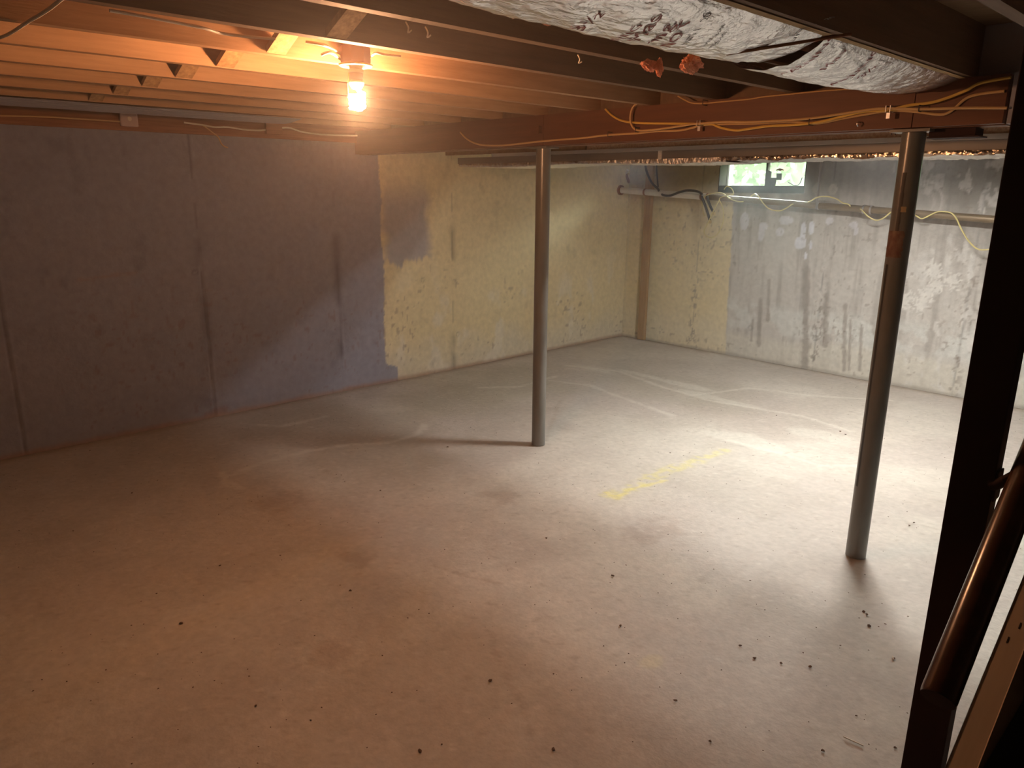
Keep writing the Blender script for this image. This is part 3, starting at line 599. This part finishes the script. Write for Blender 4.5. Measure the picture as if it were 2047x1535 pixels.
# cables under the joists
cable('cream_cable', Zc([(-30,84),(0,75),(17.6,68),(35,57.6),(58.6,42),(78,31),(101.6,15.6),(121,0),(150,-22)], ZJ-.006), .0045, M_cream, 'cream cable slanting across the joist undersides in the top left corner')
cable('cream_cable', Zc([(219,21),(280,31.5),(340,43),(376,50),(410,57),(445,67),(496,73),(550,78)], ZJ-.005), .0042, M_cream, 'cream cable lying along a joist edge left of the lamp')
X5 = XL+.040
S5 = lambda L: [on(x, y, 0, X5) for x, y in L]
cable('cream_cable', S5([(367.6,245),(399,249),(428,254),(455.5,254),(487,258.8),(516,260.7),(535.7,258.8),(561,255.8),(578.6,255.8),(604,263.6),(633,268),(657,269.5),(740,272)]), .006, M_cream, 'cream cable draped along the sill board at the top of the blue wall')
cable('loose_wire', S5([(399,248),(410,254),(424,264.6),(436,274),(442,286),(447.7,292),(455.5,295)]), .0045, M_tan, 'loose wire end dangling over the top of the blue wall')
cable('cream_cable', S5([(0,231),(80,233),(150,237),(240,243)]), .005, M_tan, 'faint tan wire on the sill board left of the pinkish plastic box')
p = on(256, 238, 0, XL+.03); t = empty('junction_box', p); tag(t, 'pinkish plastic junction box on the sill above the blue wall', 'box')
MB().box(XL+.0305, XL+.055, p.y-.052, p.y+.052, p.z-.045, p.z+.045).build('box_body', M_box, t, bevel=.006)
MB().tube([(XL+.0552, p.y, p.z), (XL+.060, p.y, p.z)], .013, 16).build('knockout', M_cream, t, smooth=True)
p = on(545, 257, 0, XL+.03); o = MB().box(XL+.0305, XL+.06, p.y-.06, p.y+.06, p.z-.04, p.z+.055).build('wood_block', M_sill, None, bevel=.004, loc=(XL+.03, p.y, p.z-.04)); tag(o, 'small wood block on the sill above the blue wall, left of the lamp glow', 'block')
# ------------------------------------------------------------------ insulation
def batt(name, x0, z0_, x1, z1_, y0, y1, sag, label, nx=26, step=.013, amp=.010, seed=1, diag=.5):
    ny = int((y1-y0)/step); H_ = {}
    def zf(x, y):
        s_ = (x-x0)/(x1-x0); yy_ = (y-y0)/(y1-y0)
        e_ = max(0.0, 4*s_*(1-s_))
        base = z0_+(z1_-z0_)*s_-sag(y)*e_**.8
        n = float(fbm(np.array((x+y*diag)*26+seed), np.array((y-x*diag)*5+seed), 4))-.5
        n2 = float(fbm(np.array(x*40+seed), np.array(y*40), 3))-.5
        return base+amp*(n*1.7+n2*.7)*(.35+.65*e_)
    vs_ = []
    for j in range(ny+1):
        y = y0+(y1-y0)*j/ny
        w0_ = .012*(float(fbm(np.array(y*7+seed), np.array(1.), 4))-.5)
        for i in range(nx+1):
            x = x0+(x1-x0)*i/nx+w0_*(1-i/nx)*2; vs_.append((x, y, zf(x, y)))
    k = nx+1; fs = [(j*k+i, j*k+i+1, (j+1)*k+i+1, (j+1)*k+i) for j in range(ny) for i in range(nx)]
    t = empty(name, ((x0+x1)/2, (y0+y1)/2, ZJ+.02)); tag(t, label, 'insulation')
    MB().add(vs_, fs).build('foil_facing', M_foil, t, smooth=True)
    MB().box(x0+.012, x1-.012, y0+.01, y1-.01, ZJ+.045, ZJ+.16).build('fibreglass_core', M_pink, t)
    return t, zf
FX0, FX1 = -1.335, -1.026
ysp = on(1560, 100, 2, 2.04).y
b1, zf1 = batt('insulation_batt', FX0, 2.040, FX1, 2.062, .55, ysp-.01, lambda y: .030+.026*math.sin((y-.6)*1.9), 'silvery foil-faced insulation batt with large red lettering sagging between the joists', seed=3)
b2, zf2 = batt('insulation_batt', FX0+.01, 2.036, FX1, 2.062, ysp+.012, YG0-.004, lambda y: .050*math.sin(min(1, max(0, (YG0+.1-y)/1.1))*math.pi/2+.2)+.006, 'silvery foil-faced insulation batt with faint reddish print, nearest the girder', seed=8, diag=-.9)
for bt, ya, yb in ((b1, .55, ysp), (b2, ysp+.02, YG0)):
    # kraft-paper stapling flanges
    mb = MB(); n = 40; vs_ = []
    for j in range(n+1):
        y = ya+(yb-ya)*j/n; q = .012*(float(fbm(np.array(y*9.), np.array(2.), 3))-.5)
        vs_ += [(FX0-.035+q*.5, y, ZJ-.003), (FX0-.012, y, 2.046+q*.3), (FX0+.004+q, y, 2.034+q*.3)]
    mb.add(vs_, [(j*3+i, j*3+i+1, j*3+i+4, j*3+i+3) for j in range(n) for i in range(2)])
    o = mb.build('kraft_flange', M_kraft, bt, smooth=True); o['label'] = 'brown paper stapling flange'
    mb = MB(); vs_ = []
    for j in range(n+1):
        y = ya+(yb-ya)*j/n; q = .03*(float(fbm(np.array(y*8.+5), np.array(2.), 4))-.5)
        vs_ += [(FX1-.030+q, y, 2.050), (FX1-.006, y, ZJ-.004), (FX1+.022, y, ZJ-.003)]
    mb.add(vs_, [(j*3+i, j*3+i+1, j*3+i+4, j*3+i+3) for j in range(n) for i in range(2)])
    mb.build('kraft_flange', M_kraft, bt, smooth=True)
def tuft(px, py, z, s, bt, seed):
    c = on(px, py, 2, z); bm = bmesh.new(); bmesh.ops.create_icosphere(bm, subdivisions=4, radius=1)
    for v in bm.verts:
        n = float(fbm(np.array(v.co.x*2.2+seed+9), np.array(v.co.y*2.2+v.co.z*3+seed+9), 5))-.5
        n2 = float(fbm(np.array(v.co.x*7+seed+9), np.array(v.co.y*7+v.co.z*9+seed), 3))-.5; v.co = v.co*(1+1.3*n+.6*n2); v.co.x *= s[0]; v.co.y *= s[1]; v.co.z *= s[2]; v.co += c-bt.location
    me = bpy.data.meshes.new('fibreglass_tuft'); bm.to_mesh(me); bm.free(); me.materials.append(M_pink)
    o = bpy.data.objects.new('fibreglass_tuft', me); C.objects.link(o); o.parent = bt; o['label'] = 'pink fibreglass tuft poking out'
tuft(1297, 131, 2.025, (.018,.026,.016), b1, 1); tuft(1318, 136, 2.018, (.010,.014,.024), b1, 4); tuft(1382, 128, 2.015, (.026,.034,.022), b1, 7)
tuft(1025, 12, 2.035, (.014,.016,.018), b1, 11); tuft(1095, 42, 2.035, (.008,.018,.008), b1, 15)
# printed lettering, laid on the foil
def lettering(txt, px, py, dx, dy, size, m, parent, zf, nm='printed_letters', z=2.02, sq=1.0):
    cu = bpy.data.curves.new('t', 'FONT'); cu.body = txt; cu.size = 1; cu.align_x = 'CENTER'; cu.align_y = 'CENTER'; cu.resolution_u = 2
    to = bpy.data.objects.new('t', cu); C.objects.link(to); dg = bpy.context.evaluated_depsgraph_get(); dg.update()
    me = bpy.data.meshes.new_from_object(to.evaluated_get(dg)); bpy.data.objects.remove(to)
    bm = bmesh.new(); bm.from_mesh(me); bmesh.ops.triangulate(bm, faces=bm.faces)
    for _ in range(2): bmesh.ops.subdivide_edges(bm, edges=[e for e in bm.edges if e.calc_length() > .12], cuts=1)
    bmesh.ops.triangulate(bm, faces=bm.faces)
    o0 = on(px, py, 2, z); ex = (on(px+dx, py+dy, 2, z)-o0).normalized(); ey = Vector((ex.y, -ex.x, 0))   # seen from below
    for v in bm.verts:
        q = o0+ex*(v.co.x*size)+ey*(v.co.y*size*sq); q.z = zf(q.x, q.y)-.0022; v.co = q-parent.location
    bm.to_mesh(me); bm.free(); me.materials.clear(); me.materials.append(m)
    o = bpy.data.objects.new(nm, me); C.objects.link(o); o.parent = parent; return o
for txt, px, py, dx, dy, s, q in (('NING', 1253, 46, 57, -27, .055, .6), ('Mas', 1290, 43, 60, -33, .095, .5), ('ing', 1322, 53, 50, -32, .110, .40), ('NOT', 1352, 58, 50, -34, .082, .48), ('3½', 1176, 22, 50, -20, .085, .6)):
    lettering(txt, px, py, dx, dy, s, M_ink, b1, zf1, sq=q)['label'] = 'dark red printed letters'
for txt, px, py, s in (('UNIT 1   20', 1390, 58, .028),):
    lettering(txt, px, py, 55, -25, s, M_black, b1, zf1)
for k2 in range(2):
    lettering('install this side', 1428+5*k2, 68+7*k2, 60, -28, .017, M_black, b1, zf1)
for txt, px, py, s, m in (('UNIT 1   20', 1620, 86, .030, M_black), ('WARNING', 1612, 118, .050, M_ink), ('Mas', 1665, 124, .06, M_ink), ('WARNING', 1705, 142, .050, M_ink), ('3½', 1735, 144, .06, M_ink)):
    lettering(txt, px, py, 60, -14, s, m, b2, zf2, sq=.6)
b3, zf3 = batt('insulation_batt', -4.86, 2.050, -4.50, 2.060, YF+.2, 2.42, lambda y: .012, 'dull foil-faced insulation batt in the joist bay along the blue wall', nx=16, step=.03, amp=.005, seed=21); b3.children[0].data.materials[0] = M_foil3
# support rod under the batts
ra = on(1452, 108, 2, 2.004); rb = on(1702, 68, 2, 2.050)
o = MB().tube([ra, rb], .0042, 8).build('support_rod', M_rust, None, smooth=True, loc=ra); tag(o, 'thin rusty rod crossing under the silvery foil insulation', 'rod')
# nails and fluff on joist a
for i, (px, py, lab) in enumerate(((811,47,'left one of two bent nails under the joist right of the lamp'), (850,57,'right one of two bent nails under the joist right of the lamp'), (1155,112,'pale curl of fluff caught on the joist below the foil insulation'), (1028,236,'pale bent nail in the girder near its lamp end'))):
    p = on(px, py, 2, ZJ) if i < 3 else on(px, py, 1, YG0-.002)+Vector((0,.004,0)); o = MB().tube(spline([p+Vector((0,0,.004)), p+Vector((.006,.004,-.010)), p+Vector((-.004,.010,-.020)), p+Vector((.008,.012,-.016))], 4), .0022, 6).build('bent_nail' if i != 2 else 'fluff', M_cream, None, loc=p); tag(o, lab, 'nail' if i != 2 else 'fluff')
# "14" stamped on the chip board
def stamp(txt, px, py, y, size, parent):
    cu = bpy.data.curves.new('t', 'FONT'); cu.body = txt; cu.size = size; cu.extrude = .0005; cu.align_x = 'CENTER'; cu.align_y = 'CENTER'; cu.resolution_u = 2
    to = bpy.data.objects.new('t', cu); C.objects.link(to); dg = bpy.context.evaluated_depsgraph_get(); dg.update()
    me = bpy.data.meshes.new_from_object(to.evaluated_get(dg)); bpy.data.objects.remove(to)
    me.transform(Matrix.Rotation(math.pi/2, 4, 'X')); me.transform(Matrix.Translation(on(px, py, 1, y)-parent.location)); me.materials.clear(); me.materials.append(M_black)
    o = bpy.data.objects.new('stamped_number', me); C.objects.link(o); o.parent = parent
stamp('14', 1786, 266, YD-.0062, .03, d0)
# ------------------------------------------------------------------ staircase beside the viewer
q0 = atd(1896, 1250, 1.40)
pt = empty('stair_post', (q0.x, q0.y, 0)); tag(pt, 'tall dark brown wooden post at the right edge that the handrail is bracketed to', 'post')
MB().box(q0.x-.034, q0.x+.034, q0.y-.02, q0.y+.02, .0, 2.06).build('post_shaft', M_dark, pt, bevel=.002)
MB().box(q0.x-.040, q0.x+.040, q0.y-.027, q0.y+.027, .0, .05).build('post_foot', M_dark, pt, bevel=.002)
bb = on(2016, 200, 1, YG0-.002); o = MB().box(bb.x+.01, bb.x+.055, YG0-.02, YG0+.06, ZG, ZJ-.001).build('end_board', M_blue, None, loc=(bb.x, YG0, ZG)); tag(o, 'narrow blue-grey board capping the girder end beside the dark post', 'board')
A = atd(1877, 1392, 1.08); B = atd(2047, 967, 1.25); dr = (B-A).normalized()
hr = empty('handrail', A); tag(hr, 'round glossy dark brown handrail sloping up the right edge', 'handrail')
MB().tube([A-dr*.004, A, A+dr*1.4], .0248, 28, rs=[.0235, .0248, .0248]).build('rail', M_rail, hr, smooth=True)
MB().tube([A-dr*.0055, A-dr*.0042], .0236, 28).build('end_cap', M_dark, hr)
br = on(2012, 948, 1, q0.y-.01); s_ = (q0.y-.015-A.y)/dr.y; rp = A+dr*s_
zb2 = atd(1985, 975, 1.42).z
bs = [on(1984, 968, 1, q0.y-.012), on(1996, 967, 1, q0.y-.016), on(2008, 960, 1, q0.y-.024), atd(2034, 946, 1.262)]
zb2 = bs[0].z
MB().tube(bs, .008, 10, rs=[.012, .0095, .008, .008]).build('rail_bracket', M_dark, hr, smooth=True)
MB().box(q0.x+.0346, q0.x+.038, q0.y-.018, q0.y+.018, zb2-.03, zb2+.025).build('bracket_plate', M_dark, hr, bevel=.002)
s0 = atd(1922, 1535, 1.13); dd = Vector((0, .82, .575)).normalized(); nn = Vector((0, -.575, .82)).normalized()
sc = empty('staircase', (s0.x, .1, 0)); tag(sc, 'wooden staircase in the bottom right corner with light stringer board and dark treads', 'staircase')
t_lo = -(s0.z-.0)/dd.z
a0 = s0+dd*t_lo; a1 = s0+dd*1.75
poly = [Vector((s0.x-.019, a0.y, 0.001)), Vector((s0.x-.019, a1.y, a1.z)), Vector((s0.x-.019, a1.y+.10, a1.z-.24)), Vector((s0.x-.019, a0.y+.34, .001))]
MB().prism(poly, (.038, 0, 0)).build('stringer', M_string, sc, bevel=.0015)
MB().prism([p+Vector((.86, 0, 0)) for p in poly], (.038, 0, 0)).build('stringer', M_string, sc, bevel=.0015)
for k2, (px, py) in enumerate(((2016, 1316), (2022, 1317))):
    c_ = s0+dd*((on(px, py, 0, s0.x).y-s0.y)/dd.y)+Vector((-.006+.008*k2, 0, 0))+nn*.0006
    MB().bar(c_-dd*.006, c_+dd*.006, .0018, .0008, up=nn).build('pencil_mark', M_black, sc)
n_t = 9
for i in range(n_t):
    y = a0.y+.10+i*.262; z = .055+i*.184
    MB().box(s0.x+.0195, s0.x+.84, y, y+.275, z-.034, z).build('tread', M_tread, sc, bevel=.004)
    MB().box(s0.x+.0195, s0.x+.84, y+.262, y+.274, z+.0005, z+.149).build('riser', M_tread, sc)
# ------------------------------------------------------------------ crumbs on the floor
def crumb(s, rr):
    bm = bmesh.new(); bmesh.ops.create_icosphere(bm, subdivisions=1, radius=s)
    for v in bm.verts: v.co *= rr.uniform(.6, 1.25)
    for v in bm.verts: v.co.z *= .45; v.co.x *= rr.uniform(.9, 1.3)
    me = bpy.data.meshes.new('dirt_crumb'); bm.to_mesh(me); bm.free(); me.materials.append(M_crumb); return me
rr = random.Random(9); metas = [crumb(.008, rr) for _ in range(5)]
spots = [(313,1186),(362,1245),(815,1235),(511,1410),(1106,1497),(1420,1481),(264,985),(146,1061),(840,1500),(1480,1290),(1508,1315),(1727,1222),(1733,1228),(1737,1250),(1770,1247),(1562,1325),(1620,1332),(1786,1316),(1712,1430),(1645,1500),(1790,1494),(1827,1044),(1818,1050),(1890,1020),(895,893),(1552,830),(1680,862),(1690,868),(1340,905),(1225,1150),(1092,1075),(760,980),(560,1110),(440,1130),(180,900),(700,1180),(980,1360),(1350,1400),(1240,1250),(1500,1160)]
for i, (px, py) in enumerate(spots):
    p = on(px, py, 2, .002); o = bpy.data.objects.new('dirt_crumb', metas[i % 5]); C.objects.link(o); o.location = p; sc_ = rr.uniform(.5, 1.1); o.scale = (sc_, sc_, sc_); o.rotation_euler = (0, 0, rr.uniform(0, 6))
    tag(o, 'tiny dark crumb of dirt lying loose on the concrete floor', 'dirt', 'dirt crumbs scattered on the concrete floor')
mb = MB()
for i in range(1500):
    x = rr.uniform(XL+.05, .1); y = rr.uniform(.3, YB-.1)
    s = rr.uniform(.0012, .0035); z = .001
    a = rr.uniform(0, 6); c, s_ = math.cos(a)*s, math.sin(a)*s
    mb.add([(x-c, y-s_, z), (x+s_, y-c, z), (x+c*1.6, y+s_*1.6, z), (x-s_, y+c, z), (x, y, z+s*.8)], [(0,1,4),(1,2,4),(2,3,4),(3,0,4),(3,2,1,0)])
o = mb.build('floor_grit', M_crumb); tag(o, 'fine dark grit strewn over the concrete floor', 'grit', kind='stuff')
for (px, py, ln, an, lab) in ((1706,1481,.06,.1,'pale thin splinter of wood on the floor near the foot of the dark post'), (1785,1315,.02,2.,'tan wood chip on the floor between the labelled post and the dark post')):
    p = on(px, py, 2, .004); o = MB().bar(p-Vector((math.cos(an),math.sin(an),0))*ln/2, p+Vector((math.cos(an),math.sin(an),0))*ln/2, .004, .003).build('wood_splinter', M_cream, None, loc=p); tag(o, lab, 'splinter')
# ------------------------------------------------------------------ thin haze added to imitate lens bloom round the lamp
hm = bpy.data.materials.new('bloom_haze'); hm.use_nodes = True; nt = hm.node_tree
for n_ in list(nt.nodes): nt.nodes.remove(n_)
no = nt.nodes.new('ShaderNodeOutputMaterial'); vs_n = nt.nodes.new('ShaderNodeVolumeScatter'); vs_n.inputs['Density'].default_value = HAZE; vs_n.inputs['Anisotropy'].default_value = .75
nt.links.new(vs_n.outputs[0], no.inputs['Volume'])
hz_ = MB().box(XL-.03, XR+.05, YF-.05, YB+.167, -.03, ZS+.006).build('haze', hm); tag(hz_, 'thin haze added to the room air for the lens bloom round the bulb', 'haze', kind='stuff')
